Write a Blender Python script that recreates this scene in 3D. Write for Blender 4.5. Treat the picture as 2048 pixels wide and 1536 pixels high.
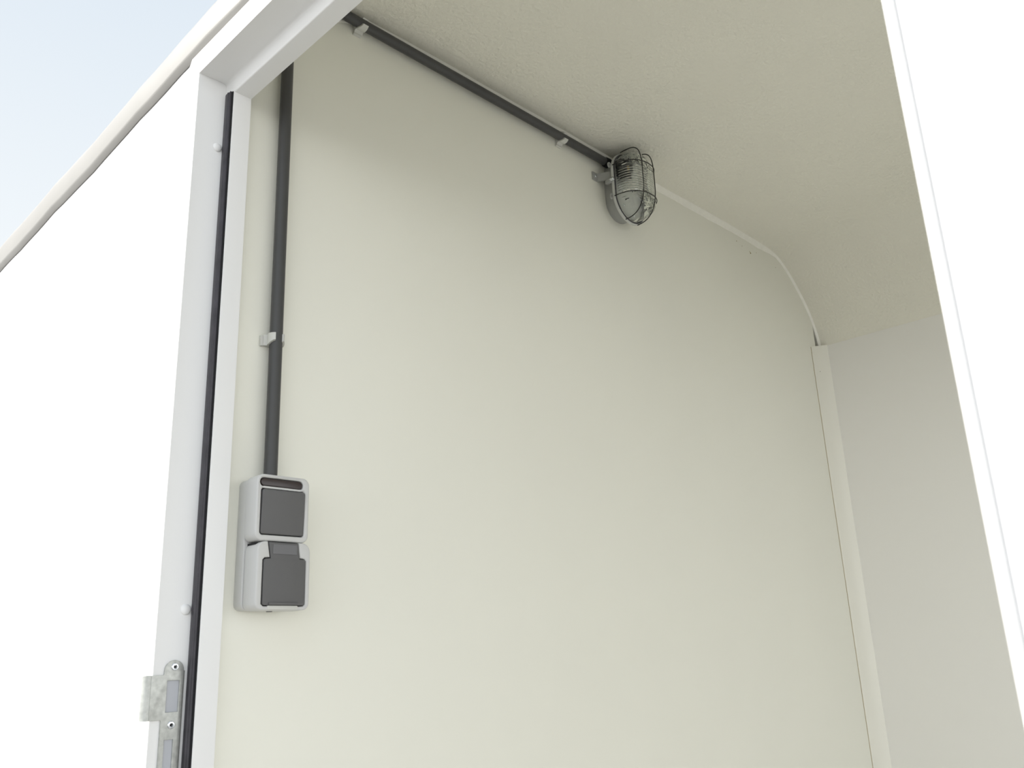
import bpy, bmesh, math, random
from mathutils import Matrix, Vector

random.seed(7)
for o in list(bpy.data.objects):
    bpy.data.objects.remove(o, do_unlink=True)
S = bpy.context.scene
COL = S.collection
ZC = 1.55                                   # camera height above the ground outside

# ------------------------------------------------------------------ camera
cd = bpy.data.cameras.new('camera')
cam = bpy.data.objects.new('camera', cd)
COL.objects.link(cam)
cd.sensor_fit = 'HORIZONTAL'
cd.sensor_width = 36.0
cd.lens = 1752.82 / 2048 * 36.0
cd.clip_start = 0.01
RT = (0.70730415, 0.70583561, -0.03894774)
UP = (0.23392212, -0.18170538, 0.95512491)
FW = (-0.66708416, 0.68467455, 0.29363153)
m = Matrix(((RT[0], UP[0], -FW[0], 0), (RT[1], UP[1], -FW[1], 0), (RT[2], UP[2], -FW[2], ZC), (0, 0, 0, 1)))
cam.matrix_world = m
cd.dof.use_dof = True
cd.dof.focus_distance = 1.35
cd.dof.aperture_fstop = 16
S.camera = cam

# ------------------------------------------------------------------ world, sun, exposure
SKY_STRENGTH = 1.0
SUN_STRENGTH = 5.6
EXPOSURE = 0.11
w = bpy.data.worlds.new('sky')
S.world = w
w.use_nodes = True
nt = w.node_tree
bg = nt.nodes['Background']
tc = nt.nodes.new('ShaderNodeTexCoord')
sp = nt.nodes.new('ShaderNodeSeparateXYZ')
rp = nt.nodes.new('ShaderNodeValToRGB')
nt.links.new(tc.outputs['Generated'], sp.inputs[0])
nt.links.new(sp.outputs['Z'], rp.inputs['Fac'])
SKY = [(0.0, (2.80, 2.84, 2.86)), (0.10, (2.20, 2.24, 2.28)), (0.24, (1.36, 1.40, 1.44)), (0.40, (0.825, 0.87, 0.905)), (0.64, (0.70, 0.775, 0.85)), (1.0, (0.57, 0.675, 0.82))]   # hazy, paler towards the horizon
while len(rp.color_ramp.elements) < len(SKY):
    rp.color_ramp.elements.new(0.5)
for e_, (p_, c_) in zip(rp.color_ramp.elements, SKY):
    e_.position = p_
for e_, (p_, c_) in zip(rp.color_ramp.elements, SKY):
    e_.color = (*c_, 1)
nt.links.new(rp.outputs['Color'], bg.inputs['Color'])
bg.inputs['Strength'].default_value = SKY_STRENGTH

sd = bpy.data.lights.new('sun', 'SUN')
sun = bpy.data.objects.new('sun', sd)
COL.objects.link(sun)
sd.energy = SUN_STRENGTH
sd.angle = math.radians(1.5)
sd.color = (1.0, 0.96, 0.90)
SUN_AZ, SUN_EL = math.radians(36), math.radians(37)     # azimuth from +y towards +x (direction of travel)
dv = Vector((math.sin(SUN_AZ) * math.cos(SUN_EL), math.cos(SUN_AZ) * math.cos(SUN_EL), -math.sin(SUN_EL)))
sun.rotation_euler = dv.to_track_quat('-Z', 'Y').to_euler()
sun.location = (-2, -3, 6)

vs = S.view_settings
vs.view_transform = 'Standard'
vs.look = 'None'
vs.gamma = 1
vs.use_curve_mapping = False
vs.exposure = EXPOSURE

# ------------------------------------------------------------------ materials
MATS = {}


def mat(name, col, rough=0.5, metal=0.0, noise=None, bump=None, trans=0.0, ior=1.45, spec=0.5, coat=0.0):
    """noise = (scale, amount) colour variation, bump = (scale, strength, distance)"""
    if name in MATS:
        return MATS[name]
    M = bpy.data.materials.new(name)
    M.use_nodes = True
    t = M.node_tree
    b = t.nodes['Principled BSDF']
    b.inputs['Base Color'].default_value = (*col, 1)
    b.inputs['Roughness'].default_value = rough
    b.inputs['Metallic'].default_value = metal
    b.inputs['Specular IOR Level'].default_value = spec
    b.inputs['IOR'].default_value = ior
    b.inputs['Transmission Weight'].default_value = trans
    b.inputs['Coat Weight'].default_value = coat
    co = t.nodes.new('ShaderNodeTexCoord')
    if noise:
        n = t.nodes.new('ShaderNodeTexNoise')
        n.inputs['Scale'].default_value = noise[0]
        n.inputs['Detail'].default_value = 5
        t.links.new(co.outputs['Object'], n.inputs['Vector'])
        r = t.nodes.new('ShaderNodeValToRGB')
        a = noise[1]
        r.color_ramp.elements[0].position = 0.3
        r.color_ramp.elements[1].position = 0.7
        r.color_ramp.elements[0].color = (*[c * (1 - a) for c in col], 1)
        r.color_ramp.elements[1].color = (*[min(1, c * (1 + a)) for c in col], 1)
        t.links.new(n.outputs['Fac'], r.inputs['Fac'])
        t.links.new(r.outputs['Color'], b.inputs['Base Color'])
    if bump:
        n2 = t.nodes.new('ShaderNodeTexNoise')
        n2.inputs['Scale'].default_value = bump[0]
        n2.inputs['Detail'].default_value = 3
        t.links.new(co.outputs['Object'], n2.inputs['Vector'])
        bp = t.nodes.new('ShaderNodeBump')
        bp.inputs['Strength'].default_value = bump[1]
        bp.inputs['Distance'].default_value = bump[2]
        t.links.new(n2.outputs['Fac'], bp.inputs['Height'])
        t.links.new(bp.outputs['Normal'], b.inputs['Normal'])
    MATS[name] = M
    return M


WALL_IN = mat('cream_wall_laminate', (0.865, 0.86, 0.772), 0.45, noise=(3, 0.012), bump=(220, 0.05, 0.001))
CEIL = mat('textured_cream_gelcoat', (0.83, 0.812, 0.715), 0.5, noise=(4, 0.015), bump=(130, 0.9, 0.003))
PANEL = mat('white_panel_laminate', (0.865, 0.855, 0.81), 0.32, bump=(150, 0.03, 0.001))
EXT = mat('white_exterior_panel', (0.86, 0.86, 0.86), 0.3, bump=(6, 0.04, 0.004))
FRAME = mat('white_frame_paint', (0.84, 0.84, 0.83), 0.38, bump=(120, 0.06, 0.001))
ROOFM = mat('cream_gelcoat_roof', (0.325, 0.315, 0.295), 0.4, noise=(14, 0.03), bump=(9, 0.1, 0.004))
SEAL = mat('white_sealant', (0.95, 0.94, 0.87), 0.5, noise=(60, 0.03), bump=(90, 0.2, 0.001))
TRIMM = mat('cream_corner_profile', (0.88, 0.87, 0.79), 0.4)
RUBBER = mat('black_rubber', (0.045, 0.042, 0.050), 0.4, noise=(40, 0.3), bump=(140, 0.1, 0.0006))
RUBBER_D = mat('matt_black_rubber', (0.006, 0.006, 0.008), 0.8)
PIPE = mat('dark_grey_pvc', (0.062, 0.062, 0.062), 0.42, noise=(20, 0.05))
CLIP = mat('light_grey_plastic', (0.62, 0.62, 0.58), 0.45)
BOXM = mat('pale_grey_plastic', (0.60, 0.60, 0.585), 0.42)
DKGREY = mat('mid_grey_plastic', (0.118, 0.117, 0.117), 0.5, bump=(900, 0.05, 0.0003))
WINDM = mat('dark_smoked_window', (0.045, 0.034, 0.032), 0.25)
DARK = mat('black_gap_plastic', (0.01, 0.01, 0.012), 0.7)
ZINC = mat('galvanised_steel', (0.50, 0.51, 0.48), 0.40, metal=0.55, noise=(160, 0.15), bump=(200, 0.08, 0.0006))
SCREW = mat('zinc_screw', (0.75, 0.78, 0.80), 0.22, metal=0.9)
LAMPB = mat('grey_lamp_plastic', (0.36, 0.365, 0.35), 0.45)
WIRE = mat('black_coated_wire', (0.022, 0.02, 0.018), 0.4)
GLASS = mat('clear_prismatic_glass', (0.97, 0.99, 0.97), 0.02, trans=1.0, ior=1.46)
REFL = mat('white_reflector', (0.78, 0.78, 0.75), 0.35)
BRASS = mat('brass_contact', (0.65, 0.45, 0.16), 0.3, metal=0.9)
CAPM = mat('white_cap_plastic', (0.92, 0.92, 0.91), 0.3)
FLOORM = mat('light_grey_floor', (0.74, 0.73, 0.70), 0.6, noise=(8, 0.05))
GROUND = mat('pale_concrete_paving', (0.18, 0.175, 0.165), 0.85, noise=(0.8, 0.12), bump=(12, 0.3, 0.01))
UNDER = mat('plywood_back', (0.42, 0.34, 0.25), 0.7, noise=(10, 0.1))

# ------------------------------------------------------------------ mesh helpers (camera-relative metres, z lifted by ZC)


def link(o, parent=None):
    COL.objects.link(o)
    if parent is not None:
        o.parent = parent
    return o


def obj(name, bm, M, parent=None, smooth=35):
    """bmesh in camera-relative coordinates -> one mesh object"""
    bmesh.ops.recalc_face_normals(bm, faces=bm.faces)
    co = [v.co for v in bm.verts]
    lo = Vector((min(c.x for c in co), min(c.y for c in co), min(c.z for c in co)))
    hi = Vector((max(c.x for c in co), max(c.y for c in co), max(c.z for c in co)))
    base = Vector(((lo.x + hi.x) / 2, (lo.y + hi.y) / 2, lo.z))
    bmesh.ops.translate(bm, verts=bm.verts, vec=-base)
    me = bpy.data.meshes.new(name)
    bm.to_mesh(me)
    bm.free()
    me.materials.append(M)
    if smooth:
        for p in me.polygons:
            p.use_smooth = True
        me.set_sharp_from_angle(angle=math.radians(smooth))
    o = bpy.data.objects.new(name, me)
    world = base + Vector((0, 0, ZC))
    off = Vector((0, 0, 0))
    q = parent
    while q is not None:
        off += q.location
        q = q.parent
    o.location = world - off
    return link(o, parent)


def thing(name, loc, label, cat, kind=None, group=None):
    o = bpy.data.objects.new(name, None)
    o.empty_display_size = 0.02
    o.location = Vector(loc) + Vector((0, 0, ZC))
    link(o)
    return tag(o, label, cat, kind, group)


def tag(o, label, cat=None, kind=None, group=None):
    o['label'] = label
    if cat:
        o['category'] = cat
    if kind:
        o['kind'] = kind
    if group:
        o['group'] = group
    return o


def box(bm, x0, x1, y0, y1, z0, z1, bev=0.0, seg=2):
    r = bmesh.ops.create_cube(bm, size=1)
    vs_ = r['verts']
    for v in vs_:
        v.co = Vector(((x0 + x1) / 2 + v.co.x * (x1 - x0), (y0 + y1) / 2 + v.co.y * (y1 - y0), (z0 + z1) / 2 + v.co.z * (z1 - z0)))
    if bev:
        es = list({e for v in vs_ for e in v.link_edges})
        bmesh.ops.bevel(bm, geom=es, offset=bev, segments=seg, affect='EDGES', profile=0.5)
    return bm


def nbox(*a, **k):
    return box(bmesh.new(), *a, **k)


def prism(bm, pts, f0, f1):
    """closed polygon pts mapped by two functions (start cap, end cap)"""
    a = [bm.verts.new(f0(*p)) for p in pts]
    b = [bm.verts.new(f1(*p)) for p in pts]
    n = len(pts)
    for i in range(n):
        j = (i + 1) % n
        bm.faces.new((a[i], a[j], b[j], b[i]))
    bm.faces.new(a[::-1])
    bm.faces.new(b)
    return bm


def prism_x(pts, x0, x1, bm=None):     # pts (y,z)
    return prism(bm or bmesh.new(), pts, lambda y, z: (x0, y, z), lambda y, z: (x1, y, z))


def prism_z(pts, z0, z1, bm=None):     # pts (x,y)
    return prism(bm or bmesh.new(), pts, lambda x, y: (x, y, z0), lambda x, y: (x, y, z1))


def prism_y(pts, y0, y1, bm=None):     # pts (x,z)
    return prism(bm or bmesh.new(), pts, lambda x, z: (x, y0, z), lambda x, z: (x, y1, z))


def loft(bm, loops, cap0=True, cap1=True, closed=True):
    rows = [[bm.verts.new(p) for p in L] for L in loops]
    n = len(rows[0])
    for a, b in zip(rows[:-1], rows[1:]):
        for i in range(n if closed else n - 1):
            j = (i + 1) % n
            bm.faces.new((a[i], a[j], b[j], b[i]))
    if cap0:
        bm.faces.new(rows[0][::-1])
    if cap1:
        bm.faces.new(rows[-1])
    return rows


def tube(bm, path, r, n=12, caps=True):
    P = [Vector(p) for p in path]
    t0 = (P[1] - P[0]).normalized()
    ref = Vector((0, 0, 1)) if abs(t0.z) < 0.9 else Vector((1, 0, 0))
    nrm = t0.cross(ref).normalized()
    loops = []
    for i, p in enumerate(P):
        if i == 0:
            t = P[1] - P[0]
        elif i == len(P) - 1:
            t = P[-1] - P[-2]
        else:
            t = (P[i + 1] - P[i]).normalized() + (P[i] - P[i - 1]).normalized()
        t.normalize()
        nrm = (nrm - t * nrm.dot(t)).normalized()
        bn = t.cross(nrm)
        rr = r[i] if isinstance(r, (list, tuple)) else r
        loops.append([p + (nrm * math.cos(k * 2 * math.pi / n) + bn * math.sin(k * 2 * math.pi / n)) * rr for k in range(n)])
    loft(bm, loops, caps, caps)
    return bm


def rrect(u0, u1, v0, v1, r, n=6):
    rs = r if isinstance(r, (list, tuple)) else (r, r, r, r)      # bl br tr tl
    out = []
    for (cu, cv, a0, q) in ((u0 + rs[0], v0 + rs[0], 180, rs[0]), (u1 - rs[1], v0 + rs[1], 270, rs[1]),
                            (u1 - rs[2], v1 - rs[2], 0, rs[2]), (u0 + rs[3], v1 - rs[3], 90, rs[3])):
        for k in range(n + 1):
            a = math.radians(a0 + 90 * k / n)
            out.append((cu + q * math.cos(a), cv + q * math.sin(a)))
    return out


def plate(outlines, w0, w1, bevel, fmap, res=2):
    """2-D outlines (first outer, others holes), thickness w0..w1, rounded edges; fmap(u,v,w)->xyz"""
    cu = bpy.data.curves.new('tmp', 'CURVE')
    cu.dimensions = '2D'
    cu.fill_mode = 'BOTH'
    SC = 100.0                                  # curve fill merges points at small scale: build large
    for L in outlines:
        s = cu.splines.new('POLY')
        s.points.add(len(L) - 1)
        for p, q in zip(s.points, L):
            p.co = (q[0] * SC, q[1] * SC, 0, 1)
        s.use_cyclic_u = True
    cu.extrude = ((w1 - w0) / 2 - bevel) * SC
    cu.bevel_depth = bevel * SC
    cu.bevel_resolution = res
    cu.offset = -bevel * SC
    o = bpy.data.objects.new('tmp', cu)
    COL.objects.link(o)
    dg = bpy.context.evaluated_depsgraph_get()
    me = bpy.data.meshes.new_from_object(o.evaluated_get(dg))
    bm = bmesh.new()
    bm.from_mesh(me)
    bpy.data.objects.remove(o)
    bpy.data.curves.remove(cu)
    bpy.data.meshes.remove(me)
    bmesh.ops.remove_doubles(bm, verts=bm.verts, dist=1e-3)
    wc = (w0 + w1) / 2
    for v in bm.verts:
        v.co = Vector(fmap(v.co.x / SC, v.co.y / SC, v.co.z / SC + wc))
    return bm


def onwall(u, v, t):           # u = y, v = z, t = height off the wall with the lamp
    return (-1.0 + t, u, v)


def lathe(bm, prof, fmap, n=20):
    """prof (r,h) -> revolve"""
    loops = [[fmap(r * math.cos(k * 2 * math.pi / n), r * math.sin(k * 2 * math.pi / n), h) for k in range(n)] for r, h in prof]
    loft(bm, loops)
    return bm


# ================================================================== SETTING
FLOOR_Z = -1.05
GROUND_Z = -ZC
XR = 1.15                     # inner face of the far end of the compartment
XL_OUT = -2.9
YO, YI = 0.45, 0.505          # door wall outer, inner face
YB = 2.262                    # far wall panel face

o = obj('ground', nbox(-25, 25, -25, 25, GROUND_Z - 0.05, GROUND_Z), GROUND)
tag(o, 'pale concrete yard around the trailer', 'ground', 'structure')
o = obj('floor', nbox(XL_OUT, XR + 0.04, YO + 0.005, YB + 0.04, FLOOR_Z - 0.06, FLOOR_Z), FLOORM)
tag(o, 'light floor of the trailer compartment', 'floor', 'structure')

# ceiling profile (y, z)
CPTS = [(0.512, 0.80), (0.525, 0.85), (0.56, 0.915), (0.61, 0.968), (0.67, 1.002), (0.74, 1.013), (1.0, 1.013), (1.3, 1.0125), (1.52, 1.0125),
        (1.80, 1.0155), (1.95, 1.0135), (2.03, 1.010), (2.07, 1.0035), (2.105, 0.987), (2.145, 0.958), (2.186, 0.9195), (2.216, 0.885),
        (2.239, 0.848), (2.253, 0.815), (2.263, 0.782), (2.270, 0.745)]


def ceil_z(y):
    for (a, b), (c, d) in zip(CPTS[:-1], CPTS[1:]):
        if a <= y <= c:
            return b + (d - b) * (y - a) / (c - a)
    return CPTS[0][1] if y < CPTS[0][0] else CPTS[-1][1]


def chaikin(P, k=2):
    for _ in range(k):
        Q = [P[0]]
        for a, b in zip(P[:-1], P[1:]):
            Q += [(a[0] * .75 + b[0] * .25, a[1] * .75 + b[1] * .25), (a[0] * .25 + b[0] * .75, a[1] * .25 + b[1] * .75)]
        P = Q + [P[-1]]
    return P


CS = chaikin(CPTS, 2)
bm = bmesh.new()
xs = [-1.06, 0.0, XR + 0.05]
loft(bm, [[(x, y, z) for (y, z) in CS] + [(x, y + (0.006 if y > 1.5 else -0.003), z + 0.012) for (y, z) in CS[::-1]] for x in xs])
ceiling = obj('ceiling', bm, CEIL)
tag(ceiling, 'textured cream ceiling that curves down to the far wall panel', 'ceiling', 'structure')

# wall that carries the lamp (partition), follows the ceiling curve, straight edge short of the corner
WY1 = 2.2355
wp = [(YI - 0.004, FLOOR_Z)] + [(y, z - 0.0015) for (y, z) in CS if y < WY1 - 0.004 and y >= 0.512] + [(WY1, 0.852), (WY1, FLOOR_Z)]
wall_left = obj('wall_left', prism_x(wp, -1.03, -1.0), WALL_IN, smooth=0)
tag(wall_left, 'cream side wall that carries the lamp, conduit and switch', 'wall', 'structure')

STAIN = mat('brown_stain', (0.28, 0.21, 0.08), 0.6)
for (y, z, q) in ((1.8668, 0.9816, 0.0016), (1.8921, 0.9757, 0.0011), (1.9325, 0.9685, 0.0026), (1.9290, 0.9715, 0.0013), (1.9642, 0.9790, 0.0009), (2.0616, 0.9659, 0.0011)):
    pts_ = [(y + q * (0.75 + 0.45 * random.random()) * math.cos(k * math.pi / 4), z + q * (0.75 + 0.45 * random.random()) * math.sin(k * math.pi / 4)) for k in range(8)]
    obj('stain', prism_x(pts_, -1.0, -0.9998), STAIN, wall_left, smooth=0)

# far panel and the wall behind it
wall_back = obj('wall_back', nbox(-1.0, XR + 0.04, YB, YB + 0.004, FLOOR_Z, 0.782), PANEL)
tag(wall_back, 'smooth white far wall panel below the curved ceiling', 'wall', 'structure')
o = obj('wall_rear', nbox(XL_OUT, XR + 0.045, 2.275, 2.30, FLOOR_Z - 0.06, 0.80), EXT)
tag(o, 'outer skin of the trailer behind the white panel', 'wall', 'structure')
bm = bmesh.new()                # open rear end of the trailer: only a frame stands round the loading opening
box(bm, XR, XR + 0.04, YO + 0.003, 0.56, FLOOR_Z, 0.79)
box(bm, XR, XR + 0.04, 2.20, 2.30, FLOOR_Z, 0.79)
prism_x([(0.47, 0.79), (2.29, 0.79), (2.24, 0.90), (2.12, 1.02), (0.66, 1.02), (0.53, 0.90)], XR, XR + 0.04, bm)
wall_right = obj('wall_right', bm, FRAME, smooth=0)
tag(wall_right, 'white frame round the open rear end of the trailer', 'wall', 'structure')
o = obj('wall_end', nbox(XL_OUT, XL_OUT + 0.04, YO + 0.003, 2.30, FLOOR_Z, 0.79), EXT)
tag(o, 'white outer end wall of the trailer', 'wall', 'structure')

# ---- door wall with its opening
FY = 0.4425                   # front of the frame flange
XJ, ZJ = -1.0048, 0.777       # reveal faces
XJR = -0.098                  # right-hand reveal
STX, STZ = -0.984, 0.756      # stop faces
SF, SB = 0.484, 0.5104        # stop front, back
TOPZ = 0.835
bm = bmesh.new()
outer = [(XL_OUT, FLOOR_Z - 0.06), (XJ - 0.012, FLOOR_Z - 0.06), (XJ - 0.012, ZJ + 0.012), (XJR + 0.012, ZJ + 0.012), (XJR + 0.012, FLOOR_Z - 0.06), (XR + 0.045, FLOOR_Z - 0.06), (XR + 0.045, TOPZ), (XL_OUT, TOPZ)]
# wall top drops with the roof edge to the left
ROOF = [(-2.95, -0.048), (-1.88, -0.0285), (-1.59, -0.0185), (-1.36, -0.014), (-1.17, -0.0035), (-0.98, 0.0), (1.4, 0.004)]


def roof_dz(x):
    for (a, b), (c, d) in zip(ROOF[:-1], ROOF[1:]):
        if a <= x <= c:
            s = (x - a) / (c - a)
            s = s * s * (3 - 2 * s) * 0.5 + s * 0.5
            return b + (d - b) * s
    return 0.0


wall_front = obj('wall_front', prism_y(outer, YO, YI, bm), EXT, smooth=0)
tag(wall_front, 'bright white outer side wall of the trailer around the doorway', 'wall', 'structure')

# ---- roof: shell with a rounded edge and an overhanging cream lip
RP = [(0.4494, 0.8205), (0.4488, 0.8190), (0.4480, 0.8196), (0.4432, 0.8268), (0.4422, 0.8282), (0.4418, 0.8306), (0.4420, 0.8650), (0.4434, 0.8725),
      (0.4470, 0.8800), (0.4690, 0.9130), (0.51, 0.965), (0.57, 1.012), (0.65, 1.046), (0.80, 1.062), (1.40, 1.066), (2.00, 1.060), (2.12, 1.035), (2.22, 0.965), (2.29, 0.87), (2.312, 0.80)]
bm = bmesh.new()
loops = []
N = 90
for i in range(N + 1):
    x = XL_OUT - 0.01 + (XR + 0.06 - XL_OUT) * i / N
    d = roof_dz(x)
    wob = 0.0012 * math.sin(x * 23) + 0.0008 * math.sin(x * 51 + 1)
    inner = [(y + (0.008 if y < 1.4 else -0.008), z - 0.003) for (y, z) in RP[::-1]]
    loops.append([(x, y, z + d + wob) for (y, z) in RP] + [(x, max(y, 0.4497), min(z, 1.035) + d + wob) for (y, z) in inner])
loft(bm, loops)
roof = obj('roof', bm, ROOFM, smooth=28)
tag(roof, 'cream moulded trailer roof edge overhanging the white side wall', 'roof', 'structure')

# ---- door frame
fr = thing('trim_1', (-0.55, 0.47, FLOOR_Z), 'white painted door frame around the opening', 'door frame', 'structure')
FL = 0.033
# flange: one mitred L shape (left, head, right)
b_ = 0.0
ch = 0.007
fl = [(XJ - FL, FLOOR_Z), (XJ - 0.0004, FLOOR_Z), (XJ - 0.0004, ZJ + 0.0004), (XJR + 0.0004, ZJ + 0.0004), (XJR + 0.0004, FLOOR_Z), (XJR + FL, FLOOR_Z), (XJR + FL, ZJ + FL + 0.003), (XJ - FL + ch, ZJ + FL + 0.003), (XJ - FL, ZJ + FL - ch)]
obj('flange', prism_y(fl, FY, YO, bmesh.new()), FRAME, fr, smooth=0)


def jamb_profile(sgn, xr, xs_, deep=0.02):
    # polygon in (x,y): reveal then a rounded stop
    r = 0.0016
    a = [(xr - sgn * deep, FY + 0.0002), (xr, FY + 0.0002), (xr, SF - 0.0015), (xr + sgn * 0.0015, SF)]
    a += [(xs_ - sgn * (r - r * math.sin(k * math.pi / 8)), SF + r - r * math.cos(k * math.pi / 8)) for k in range(5)]
    a += [(xs_, SB), (xr - sgn * deep, SB)]
    return a


obj('jamb', prism_z(jamb_profile(1, XJ, STX), FLOOR_Z, ZJ + 0.010), FRAME, fr, smooth=50)
obj('jamb', prism_z(jamb_profile(-1, XJR, XJR - 0.021)[::-1], FLOOR_Z, ZJ + 0.010), FRAME, fr, smooth=50)
# head: soffit, coved stop
r = 0.002
hp = [(FY + 0.0002, ZJ + 0.02), (FY + 0.0002, ZJ), (SF - 0.006, ZJ)]
hp += [(SF - 0.006 + 0.005 * math.sin(k * math.pi / 10), ZJ - 0.005 * (1 - math.cos(k * math.pi / 10))) for k in range(1, 6)]
hp += [(SF + 0.0005, STZ + r)] + [(SF + 0.0005 + r * (1 - math.cos(k * math.pi / 8)), STZ + r * (1 - math.sin(k * math.pi / 8))) for k in range(1, 5)]
hp += [(SB, STZ), (SB, ZJ + 0.02)]
obj('head', prism_x(hp, XJ + 0.0002, XJR - 0.0002), FRAME, fr, smooth=50)

# rubber seal in the corner of the left jamb and the right one
gz0, gz1 = FLOOR_Z + 0.01, 0.757


def seal(sgn, xr, xs_):
    f = lambda d: xr + sgn * d
    body = [(f(0.0004), 0.4838), (f(0.0003), 0.4822), (f(0.003), 0.4808), (f(0.0065), 0.4803), (f(0.0092), 0.4806), (f(0.0102), 0.4797), (f(0.0118), 0.4800), (f(0.0128), 0.4810),
            (f(0.0150), 0.4812), (f(0.0164), 0.4805), (f(0.0172), 0.4815), (f(0.0172), 0.4838)]
    g = obj('rubber_seal', prism_z(body, gz0, gz1), RUBBER, fr, smooth=60)
    obj('seal_groove_shade', nbox(min(f(0.0172), f(0.0204)), max(f(0.0172), f(0.0204)), 0.4826, 0.4839, gz0, gz1 - 0.001), RUBBER_D, g, smooth=0)  # near-black base strip beside the seal, groove shade put into its colour
    return g


g = seal(1, XJ, STX)
g['label'] = 'black rubber door seal'
seal(-1, XJR, XJR - 0.021)

# screw caps on the left reveal
for z in (0.6735, 0.0632):
    bm = bmesh.new()
    lathe(bm, [(0.0062, 0.0), (0.0062, 0.0008), (0.0055, 0.0022), (0.0035, 0.0031), (0.0012, 0.0034)], lambda u, v, h: (XJ + h, 0.4752 + u, z + v), 20)
    c = obj('screw_cap', bm, CAPM, fr, smooth=60)
    c['label'] = 'white plastic screw cap'

# ---- open door leaf folded back against the outside wall, hinge edge towards the opening
leaf = thing('door_1', (0.3, 0.415, FLOOR_Z), 'white door leaf folded back beside the opening, closest to the viewer', 'door', 'structure')
LX, LF, LB = -0.1185, 0.398, 0.434
obj('panel', nbox(LX + 0.0062, 0.74, LF + 0.0026, LB, FLOOR_Z + 0.01, 0.765), EXT, leaf, smooth=0)
ep = [(LX, LB), (LX, LF + 0.003), (LX + 0.0008, LF + 0.0012), (LX + 0.002, LF + 0.0003), (LX + 0.004, LF), (LX + 0.0052, LF + 0.0003), (LX + 0.0061, LF + 0.0015), (LX + 0.0061, LB)]
e = obj('edge_profile', prism_z(ep, FLOOR_Z + 0.01, 0.765), FRAME, leaf, smooth=50)
e['label'] = 'narrow rounded white edge profile'
for z in (-0.85, -0.25, 0.60):
    bm = nbox(LX + 0.004, LX + 0.052, LB, FY, z - 0.045, z + 0.045, bev=0.002)
    tube(bm, [(LX + 0.011, LB + 0.0045, z - 0.045), (LX + 0.011, LB + 0.0045, z + 0.045)], 0.0042, 12)
    obj('hinge', bm, ZINC, leaf)

# ---- sealant bead between lamp wall and ceiling
bm = bmesh.new()
loops = []
ys = [0.53 + i * (2.266 - 0.53) / 150 for i in range(151)]
random.seed(3)
wv = 0
for y in ys:
    z = ceil_z(y)
    dz = (ceil_z(y + 0.004) - ceil_z(y - 0.004)) / 0.008
    nl = math.hypot(1, dz)
    ny, nz = dz / nl, -1 / nl                    # into the room below the ceiling, in the wall plane
    wv = 0.7 * wv + 0.3 * random.uniform(-1, 1)
    if y < 2.0:
        wd = 0.0155 + 0.0035 * wv
    elif y < 2.075:
        wd = 0.0155 - 0.0105 * (y - 2.0) / 0.075 + 0.0015 * wv
    else:
        wd = 0.0052 + 0.0012 * wv
    if y > 2.236:
        wd = 0.006
    c = 0.0045 + 0.0012 * wv
    up = 0.002
    loops.append([(-1.0015, y - ny * up, z - nz * up), (-1.0015, y + ny * wd, z + nz * wd), (-0.9992, y + ny * wd, z + nz * wd),
                  (-0.9970, y + ny * wd * .45, z + nz * wd * .45), (-1.0 + c, y + ny * 0.0012, z + nz * 0.0012), (-1.0 + c + 0.001, y - ny * up, z - nz * up)])
loft(bm, loops)
o = obj('trim_2', bm, SEAL, smooth=50)
tag(o, 'white sealant bead along the joint of lamp wall and ceiling', 'sealant', 'structure')

# ---- corner profile between lamp wall and far panel
CY = 2.2055
prof = [(-1.0, CY), (-0.9985, CY - 0.0002), (-0.9965, CY + 0.004), (-0.9962, CY + 0.012), (-0.9945, CY + 0.032), (-0.985, CY + 0.0475), (-0.978, YB - 0.0016), (-0.978, YB), (-1.0, YB)]
bm = bmesh.new()
levels = [(FLOOR_Z, 0.0), (0.40, 0.0), (0.7705, 0.0)]
loft(bm, [[(x, y, z) for (x, y) in prof] for z, _ in levels])
tp = [v for v in bm.verts if abs(v.co.z - 0.7705) < 1e-6]
for v in tp:                                    # rounded top end
    k = (v.co.y - CY) / (YB - CY)
    v.co.z = 0.7705 + 0.012 * math.sin(max(0, min(1, k)) * math.pi * 0.5)
o = obj('trim_3', bm, TRIMM, smooth=40)
obj('glue_line', nbox(-0.9999, -0.9992, CY - 0.0012, CY + 0.0004, FLOOR_Z, 0.7705), mat('yellowed_glue', (0.42, 0.34, 0.18), 0.6), o, smooth=0)
for (y, z) in ((2.2303, 0.7039), (2.2425, 0.2342)):
    bm = bmesh.new()
    lathe(bm, [(0.0011, -0.0012), (0.0011, 0.0004), (0.0006, 0.0008)], lambda u, v, h: (-0.9952 + h, y + u, z + v), 10)
    obj('nail', bm, mat('dull_nail', (0.12, 0.10, 0.08), 0.5), o)
tag(o, 'cream corner strip between lamp wall and far white panel', 'corner trim', 'structure')

# ================================================================== THINGS
# ---- conduit
PR = 0.0086
PX = -0.987
PYV = 0.5665
PZH = 0.9872
bm = bmesh.new()
path = [(PX, PYV, 0.216), (PX, PYV, 0.45), (PX, PYV, 0.70), (PX, PYV, 0.9)]
R_ = 0.045
path = [(PX, PYV + 0.0003, 0.216), (PX, PYV, 0.45), (PX, PYV, 0.70), (PX, PYV, PZH - R_)]
tube(bm, [(PX, PYV + 0.0003, 0.216), (PX, PYV, 0.5), (PX, PYV, 0.915)], PR, 24)
cv = obj('cable_conduit', bm, PIPE, smooth=60)
tag(cv, 'upright dark grey plastic conduit rising from the switch', 'conduit', group='grey conduits')
bm = bmesh.new()
hp_ = [(PX, PYV, 0.9152), (PX, PYV, PZH - R_)] + [(PX, PYV + R_ * (1 - math.cos(a)), PZH - R_ + R_ * math.sin(a)) for a in [math.pi / 2 * k / 8 for k in range(1, 9)]]
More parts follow.
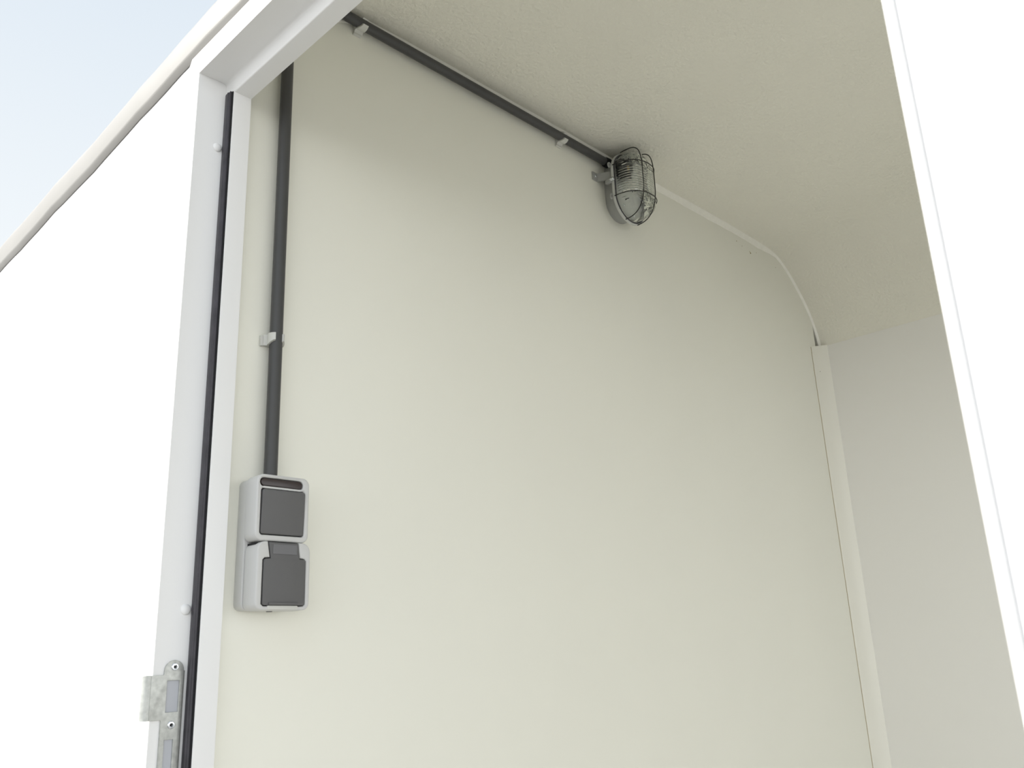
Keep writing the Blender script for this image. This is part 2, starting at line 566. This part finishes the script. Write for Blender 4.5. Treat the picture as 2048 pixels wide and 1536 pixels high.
hp_ += [(PX, 1.0, PZH - 0.001), (PX, 1.328, PZH - 0.0022)]
tube(bm, hp_, PR, 24)
ch_ = obj('cable_conduit', bm, PIPE, smooth=60)
tag(ch_, 'dark grey plastic conduit running under the ceiling to the lamp', 'conduit', group='grey conduits')

# ---- conduit clips: open C on a small base


def clip_profile():
    # (a = across conduit, t = off wall)
    cx, ct = 0.0, PX + 1.0
    ri, ro = PR + 0.0001, PR + 0.0026
    out = [(-0.0135, 0.0), (0.0135, 0.0), (0.0135, 0.0042), (0.0118, 0.0052)]
    for k in range(9):
        a = math.radians(-32 + (58 + 32) * k / 8)
        out.append((ro * math.cos(a), ct + ro * math.sin(a)))
    for k in range(9):
        a = math.radians(58 - (58 + 148) * k / 8)
        a = math.radians(58 + (-90 - 58) * k / 8)
        out.append((ri * math.cos(a), ct + ri * math.sin(a)))
    for k in range(1, 9):
        a = math.radians(-90 - (148) * k / 8)
        out.append((ri * math.cos(a), ct + ri * math.sin(a)))
    for k in range(9):
        a = math.radians(122 + (58 + 32) * k / 8)
        out.append((ro * math.cos(a), ct + ro * math.sin(a)))
    out += [(-0.0118, 0.0052), (-0.0135, 0.0042)]
    return out


def clip(kind, y, z, label):
    cp = clip_profile()
    h = 0.0075
    bm = bmesh.new()
    if kind == 'v':
        prism(bm, cp, lambda a, t: (-1 + t, y + a, z - h), lambda a, t: (-1 + t, y + a, z + h))
        # trim the front lips to a taper
        for v in bm.verts:
            if v.co.x > PX and v.co.z < z:
                v.co.z += 0.005 * min(1, (v.co.x - PX) / PR)
    else:
        prism(bm, cp, lambda a, t: (-1 + t, y - h, z + a), lambda a, t: (-1 + t, y + h, z + a))
        for v in bm.verts:
            if v.co.x > PX and v.co.y < y:
                v.co.y += 0.005 * min(1, (v.co.x - PX) / PR)
    t = thing('conduit_clip', (-1.0, y, z - 0.0075 if kind == 'v' else z - 0.0135), label, 'conduit clip', group='conduit clips')
    obj('clip_body', bm, CLIP, t, smooth=40)
    # side guide block with a slot
    bm = bmesh.new()
    if kind == 'v':
        box(bm, -1.0, -0.9955, y - 0.0175, y - 0.0135, z - h - 0.001, z + h - 0.001, bev=0.0006, seg=1)
    else:
        box(bm, -1.0, -0.9955, y - h - 0.001, y + h - 0.001, z - 0.0175, z - 0.0135, bev=0.0006, seg=1)
    obj('joining_tab', bm, CLIP, t, smooth=40)
    return t


clip('v', PYV, 0.4105, 'grey clip halfway up the upright conduit above the switch')
clip('v', PYV, 0.8640, 'grey clip at the top of the upright conduit under the door head')
clip('h', 0.697, PZH, 'grey clip on the ceiling conduit nearest the door head')
clip('h', 1.1865, PZH - 0.0016, 'grey clip on the ceiling conduit nearest the lamp')

# ---- switch and socket unit
sw = thing('switch_socket_unit', (-1.0, 0.568, 0.0605), 'grey surface-mounted light switch above flap-covered socket', 'switch')
obj('back_box', plate([rrect(0.5318, 0.6035, 0.0612, 0.2195, 0.008)], 0.0, 0.0185, 0.0008, onwall), BOXM, sw, smooth=40)
# upper housing (switch)
U0, U1, V0, V1 = 0.5305, 0.6035, 0.1405, 0.2215
win = rrect(0.5347, 0.5940, 0.2062, 0.2172, 0.0052)
rk = rrect(0.5365, 0.5972, 0.1478, 0.2042, 0.0035)
FT = 0.0470
up = obj('switch_housing', plate([rrect(U0, U1, V0, V1, 0.0095), rk, win], 0.0187, FT, 0.0022, onwall, 3), BOXM, sw, smooth=50)
obj('inner_body', nbox(-1 + 0.019, -1 + 0.0375, U0 + 0.003, U1 - 0.003, V0 + 0.004, V1 - 0.003), DARK, up, smooth=0)
rkb = plate([rrect(0.5377, 0.5962, 0.1489, 0.2030, 0.003)], 0.0376, FT + 0.0006, 0.0012, onwall)
for v in rkb.verts:
    if v.co.x > -1 + FT - 0.004:
        v.co.x += (v.co.z - 0.176) * 0.06
o = obj('rocker', rkb, DKGREY, sw, smooth=50)
o['label'] = 'mid-grey square rocker'
o = obj('indicator_window', plate([rrect(0.5358, 0.5929, 0.2072, 0.2162, 0.0043)], 0.0376, FT - 0.0006, 0.0006, onwall), WINDM, sw, smooth=50)
o['label'] = 'dark rounded marker window'
# lower housing (socket): frame open at the top for the flap hinge, notch at the bottom
a0, a1, c0, c1 = 0.5335, 0.6060, 0.0598, 0.1400
LT = 0.0490
ol = []
rr_ = 0.0085
full = rrect(a0, a1, c0, c1, (rr_, rr_, 0.011, 0.011))
bl, br, tr_, tl_ = full[:7], full[7:14], full[14:21], full[21:]
hole = [(0.5890, c1), (0.5915, 0.1215), (0.5975, 0.1210), (0.6002, 0.1185), (0.6002, 0.0668), (0.5975, 0.0643), (0.5440, 0.0643), (0.5412, 0.0668), (0.5412, 0.1180), (0.5438, 0.1205),
        (0.5505, 0.1210), (0.5472, c1)]
ol = bl + br + tr_ + hole + tl_
lo = obj('socket_housing', plate([ol], 0.0187, LT, 0.0020, onwall, 3), BOXM, sw, smooth=50)
obj('inner_body', nbox(-1 + 0.019, -1 + 0.0385, a0 + 0.003, a1 - 0.003, c0 + 0.006, c1 - 0.0008), DARK, lo, smooth=0)
lid = [(0.5882, 0.1392), (0.5905, 0.1204), (0.5968, 0.1199), (0.5990, 0.1178), (0.5990, 0.0672), (0.5968, 0.0652), (0.5446, 0.0652), (0.5424, 0.0672), (0.5424, 0.1174), (0.5445, 0.1194),
       (0.5515, 0.1199), (0.5482, 0.1392)]
lb = plate([lid], 0.0386, LT + 0.0004, 0.0010, onwall)
ld = obj('socket_flap', lb, DKGREY, sw, smooth=50)
ld['label'] = 'mid-grey hinged socket flap'
o = obj('flap_label_field', plate([rrect(0.5535, 0.5862, 0.1252, 0.1368, 0.0006)], LT + 0.0002, LT + 0.0010, 0.0002, onwall), mat('flap_field_plastic', (0.15, 0.15, 0.155), 0.4), ld, smooth=0)
obj('finger_grip', plate([rrect(0.5500, 0.5905, 0.0656, 0.0685, 0.0012)], LT + 0.0002, LT + 0.0024, 0.0006, onwall), DKGREY, ld, smooth=50)
o = obj('finger_recess', plate([rrect(0.5495, 0.5900, 0.0606, 0.0650, 0.001)], LT - 0.003, LT + 0.0003, 0.0005, onwall), CLIP, lo, smooth=50)
bm = bmesh.new()
lathe(bm, [(0.0035, -0.0022), (0.0040, -0.0012), (0.0040, 0.002)], lambda u, v, h: (-0.975 + u, 0.566 + v, 0.0612 + h), 14)
o = obj('drain_plug', bm, DKGREY, sw)

# ---- bulkhead lamp
LY, LZ = 1.368, 0.929
LZR, GB = LZ - 0.002, 0.004         # rim and glass reach a little further down
lamp = thing('bulkhead_lamp', (-1.0, LY, LZ - 0.077), 'oval bulkhead lamp with ribbed glass and black wire guard', 'lamp')


def stadium(a, b, t, n=48, oy=0.0, rim_=False):
    """half-width a along y, half-height b along z"""
    out = []
    LZ = globals()['LZR'] if rim_ else globals()['LZ']
    b = b + (GB if rim_ else 0)
    s = max(b - a, 0)
    for k in range(n):
        an = 2 * math.pi * k / n
        out.append((-1 + t, LY + oy + a * math.cos(an), LZ + a * math.sin(an) + (s if math.sin(an) >= 0 else -s)))
    return out


def stadium_even(a, b, t, nz=150, nc=40):
    """evenly spaced along the straight sides"""
    LZ = LZR
    b = b + GB
    s = max(b - a, 0)
    out = []
    for k in range(nc + 1):
        an = math.pi * k / nc
        out.append((-1 + t, LY + a * math.cos(an), LZ + s + a * math.sin(an)))
    for k in range(1, nz):
        out.append((-1 + t, LY - a, LZ + s - 2 * s * k / nz))
    for k in range(nc + 1):
        an = math.pi + math.pi * k / nc
        out.append((-1 + t, LY + a * math.cos(an), LZ - s + a * math.sin(an)))
    for k in range(1, nz):
        out.append((-1 + t, LY + a, LZ - s + 2 * s * k / nz))
    return out


bm = bmesh.new()
loft(bm, [stadium(0.037, 0.0665, 0.0), stadium(0.0385, 0.068, 0.002), stadium(0.043, 0.0705, 0.027), stadium(0.043, 0.0705, 0.030)])
obj('base', bm, LAMPB, lamp, smooth=40)
bm = bmesh.new()
L1 = [stadium(0.0430, 0.0700, 0.0302, rim_=True), stadium(0.0520, 0.0755, 0.0302, rim_=True), stadium(0.0535, 0.0765, 0.0315, rim_=True), stadium(0.0535, 0.0765, 0.0350, rim_=True), stadium(0.0522, 0.0755, 0.0366, rim_=True), stadium(0.0502, 0.0735, 0.0366, rim_=True), stadium(0.0500, 0.0733, 0.0302, rim_=True)]
loft(bm, L1, False, False)
rim = obj('rim', bm, mat('lit_rim_plastic', (0.56, 0.57, 0.54), 0.35), lamp, smooth=40)  # lighter than the base: the lit edge is put into its colour
bm = bmesh.new()
loft(bm, [stadium(0.0512, 0.0745, 0.0364, rim_=True), stadium(0.0512, 0.0745, 0.0378, rim_=True), stadium(0.0500, 0.0735, 0.0386, rim_=True), stadium(0.0486, 0.0720, 0.0378, rim_=True), stadium(0.0486, 0.0720, 0.0364, rim_=True)], False, False)
obj('gasket_ring', bm, RUBBER, lamp, smooth=40)
# reflector inside: white plate with a dark lamp-holder block at the top
bm = bmesh.new()
loft(bm, [stadium(0.0465, 0.069, 0.0304), stadium(0.0465, 0.069, 0.0325), stadium(0.043, 0.066, 0.034)])
rf = obj('reflector', bm, REFL, lamp, smooth=30)
bm = nbox(-1 + 0.0342, -1 + 0.053, LY - 0.040, LY - 0.004, LZ + 0.012, LZ + 0.050, bev=0.003)
tube(bm, [(-1 + 0.046, LY - 0.022, LZ + 0.014), (-1 + 0.046, LY - 0.022, LZ - 0.002)], 0.0115, 20)
obj('lamp_holder', bm, DARK, lamp)
bm = nbox(-1 + 0.053, -1 + 0.0545, LY - 0.024, LY - 0.018, LZ + 0.02, LZ + 0.026, bev=0.0004, seg=1)
obj('contact', bm, BRASS, lamp)
for dy, dz in ((-0.02, -0.045), (0.012, -0.060), (-0.030, -0.012)):
    bm = bmesh.new()
    lathe(bm, [(0.0028, 0.0), (0.0028, 0.0012), (0.0016, 0.0020)], lambda u, v, h: (-1 + 0.0338 + h, LY + dy + u, LZ + dz + v), 12)
    obj('screw', bm, SCREW, lamp)

# ribbed glass dome: smooth outside, ribs inside
DOME = [(0.0484, 0.0718, 0.0372), (0.0482, 0.0716, 0.0450), (0.0474, 0.0708, 0.0540), (0.0458, 0.0692, 0.0620), (0.0430, 0.0664, 0.0690), (0.0388, 0.0622, 0.0745), (0.0330, 0.0562, 0.0785), (0.0260, 0.0490, 0.0812), (0.0180, 0.0405, 0.0828), (0.0090, 0.0310, 0.0836), (0.0012, 0.0230, 0.0838)]


def dense(P, k=2):
    Q = []
    for i in range(len(P) - 1):
        for j in range(k):
            s = j / k
            Q.append(tuple(P[i][q] * (1 - s) + P[i + 1][q] * s for q in range(3)))
    return Q + [P[-1]]


bm = bmesh.new()
outer_l = [stadium_even(a, b, t) for a, b, t in dense(DOME, 2)]
inner_l = []
TH = 0.0026
for a, b, t in dense(DOME, 2):
    L = stadium_even(max(a - TH, 0.0006), max(b - TH, 0.012), t - TH * max(0.0, (t - 0.0372) / (0.0838 - 0.0372)) ** 1.5)
    q = []
    for (x, y, z) in L:
        rib = 0.0013 * math.sin((z - LZ) * 2 * math.pi / 0.0056)
        fr_ = min(1.0, max(0.0, (t - 0.040) / 0.01))
        side = 1 if y > LY else -1
        depth = max(0.0, (t - 0.060) / 0.024)
        amt = rib * fr_
        q.append((x + amt * depth, y + side * amt * (1 - depth) * min(1, abs(y - LY) / 0.012), z))
    inner_l.append(q)
n_ = len(outer_l[0])
ro_ = [[bm.verts.new(p) for p in L] for L in outer_l]
ri_ = [[bm.verts.new(p) for p in L] for L in inner_l]
for rows in (ro_, ri_):
    for A, B in zip(rows[:-1], rows[1:]):
        for i in range(n_):
            j = (i + 1) % n_
            bm.faces.new((A[i], A[j], B[j], B[i]))
    bm.faces.new(rows[-1])
for i in range(n_):
    j = (i + 1) % n_
    bm.faces.new((ro_[0][i], ri_[0][i], ri_[0][j], ro_[0][j]))
gl = obj('glass_dome', bm, GLASS, lamp, smooth=40)
gl['label'] = 'clear glass dome with fine cross ribs'

# wire guard
WR = 0.00105


def arch(h0, h1, base_t, top_t, e=2.7, n=40, e2=None):
    c, hw = (h0 + h1) / 2, (h1 - h0) / 2
    P = []
    for k in range(n + 1):
        an = math.pi * k / n
        cu_, su_ = math.cos(an), math.sin(an)
        e_k = e if cu_ > 0 or e2 is None else e2
        u = math.copysign(abs(cu_) ** (2 / e_k), cu_)
        s = abs(su_) ** (2 / e_k)
        P.append((c - hw * u, base_t + (top_t - base_t) * s))
    return P


bmw = []
for y in (LY - 0.020, LY + 0.020):
    bm = bmesh.new()
    tube(bm, [(-1 + t, y, z) for z, t in arch(LZ - 0.0790, LZ + 0.0785, 0.0352, 0.0875, 2.7, 48, 4.2)], WR, 8)
    obj('guard_wire', bm, WIRE, lamp, smooth=60)
for z in (LZ - 0.036, LZ + 0.036):
    bm = bmesh.new()
    tube(bm, [(-1 + t, y, z) for y, t in arch(LY - 0.052, LY + 0.052, 0.0352, 0.0895, 2.3)], WR, 8)
    obj('guard_wire', bm, WIRE, lamp, smooth=60)
# mounting strap: foot on the wall, arm up to the rim
sp_ = [(1.2900, 0.0004), (1.3055, 0.0004), (1.3090, 0.0030), (1.3240, 0.0288), (1.3230, 0.0300), (1.3205, 0.0296), (1.3060, 0.0052), (1.3040, 0.0030), (1.2900, 0.0030)]
bm = bmesh.new()
prism(bm, sp_, lambda y, t: (-1 + t, y, LZ + 0.0075), lambda y, t: (-1 + t, y, LZ + 0.0255))
st = obj('mounting_strap', bm, LAMPB, lamp, smooth=30)
bm = bmesh.new()
lathe(bm, [(0.0028, 0.0), (0.0028, 0.0010), (0.0014, 0.0018)], lambda u, v, h: (-1 + 0.003 + h, 1.2985 + u, LZ + 0.0165 + v), 12)
obj('screw', bm, SCREW, st)
# latch bolt and lugs
bm = nbox(-1 + 0.018, -1 + 0.0312, LY - 0.0585, LY - 0.0505, LZ - 0.004, LZ + 0.004, bev=0.001)
obj('latch', bm, LAMPB, lamp)
bm = bmesh.new()
lathe(bm, [(0.0042, -0.005), (0.0042, 0.003), (0.0022, 0.0045)], lambda u, v, h: (-1 + 0.0345 + h, LY - 0.0545 + u, LZ + 0.002 + v), 14)
obj('latch_bolt', bm, SCREW, lamp)
for z in (LZ + 0.037, LZ - 0.036):
    ring = [[(LY - 0.0535 + q * math.cos(a) * 0.8 - 0.002, z + q * math.sin(a)) for a in [2 * math.pi * k / 14 for k in range(14)]] for q in (0.0062, 0.0026)]
    obj('lug', plate(ring, 0.0285, 0.0318, 0.0004, onwall), LAMPB, lamp, smooth=40)
# cable gland
bm = bmesh.new()
tube(bm, [(PX, 1.3185, PZH - 0.0022), (PX, 1.3225, PZH - 0.0022), (PX, 1.3330, PZH - 0.0022), (PX, 1.3350, PZH - 0.0022), (PX, 1.3550, PZH - 0.0022)], [0.0089, 0.0102, 0.0106, 0.0088, 0.0085], 18)
o = obj('cable_gland', bm, RUBBER_D, lamp, smooth=40)

# ---- strike plate on the left reveal
s_ = 0.9834
spx = XJ


def onjamb(u, v, t):
    return (spx + t, u, v)


strike = thing('strike_plate', (XJ, 0.466, -0.22), 'galvanised lock strike plate screwed to the left door jamb', 'strike plate')
pc, pzc, pr_ = 0.4660, 0.0000, 0.0112
oln = []
arc = [(pc + pr_ * math.cos(math.radians(a)), pzc - 0.0035 + pr_ * math.sin(math.radians(a))) for a in range(0, 181, 15)]
zb = -0.215
oln = [(0.4545, zb), (0.4772, zb)] + arc + [(0.4547, -0.0072), (0.4538, -0.0080), (0.4405, -0.0080), (0.4405, -0.0553), (0.4533, -0.0553), (0.4542, -0.0562)]
h1 = [(0.4587, -0.0142), (0.4587, -0.0475), (0.4730, -0.0475), (0.4730, -0.0142)]
h2 = [(0.4597, -0.0760), (0.4597, -0.1180), (0.4700, -0.1180), (0.4700, -0.0760)]
obj('plate', plate([oln, h1, h2], 0.0002, 0.0024, 0.0004, onjamb), ZINC, strike, smooth=40)
# curved tongue wrapping outward round the frame edge
bm = bmesh.new()
inn, out = [], []
for k in range(9):
    a = math.radians(82 * k / 8)
    cy_, cx_ = 0.4405, XJ - 0.0060
    for L, rad in ((inn, 0.0062), (out, 0.0076)):
        L.append((cx_ + rad * math.cos(a), cy_ - rad * math.sin(a)))
cs_ = out + inn[::-1]
prism_z(cs_, -0.0553, -0.0080, bm)
for v in bm.verts:                              # rounded corners at the free edge
    k = max(0.0, (0.4350 - v.co.y) / 0.004)
    v.co.z += (0.0030 if v.co.z < -0.03 else -0.0030) * min(1, k) ** 1.5
obj('tongue', bm, ZINC, strike, smooth=50)
# rolled right-hand edge
obj('rolled_edge', prism_z([(XJ + 0.0022, 0.4766), (XJ + 0.0020, 0.4777), (XJ + 0.0009, 0.4788), (XJ + 0.0001, 0.4789), (XJ + 0.0001, 0.4766)], zb, -0.004), ZINC, strike, smooth=60)
# flat pocket sheets behind the two slots, depth shade painted into their grey
for (u0, v0, u1, v1) in ((0.4582, -0.0480, 0.4735, -0.0137), (0.4592, -0.1185, 0.4705, -0.0755)):
    obj('latch_pocket', nbox(XJ + 0.0001, XJ + 0.0004, u0, u1, v0, v1), mat('shaded_pocket_plastic', (0.50, 0.515, 0.55), 0.35), strike, smooth=0)
for z in (0.0003, -0.0610):
    bm = bmesh.new()
    lathe(bm, [(0.0042, 0.0), (0.0042, 0.0008), (0.0036, 0.0014), (0.0022, 0.0015), (0.0020, 0.0003)], lambda u, v, h: (XJ + 0.0022 + h, 0.4663 + u, z + v), 18)
    sc = obj('screw', bm, SCREW, strike, smooth=30)
    bm = bmesh.new()
    for k in range(3):
        a = math.pi * k / 3
        c_, q_ = math.cos(a), math.sin(a)
        pts = [(0.0018 * c_ - 0.0005 * q_, 0.0018 * q_ + 0.0005 * c_), (0.0018 * c_ + 0.0005 * q_, 0.0018 * q_ - 0.0005 * c_), (-0.0018 * c_ + 0.0005 * q_, -0.0018 * q_ - 0.0005 * c_), (-0.0018 * c_ - 0.0005 * q_, -0.0018 * q_ + 0.0005 * c_)]
        prism(bm, pts, lambda u, v: (XJ + 0.0025, 0.4663 + u, z + v), lambda u, v: (XJ + 0.0029, 0.4663 + u, z + v))
    obj('screw_drive', bm, DARK, sc, smooth=0)
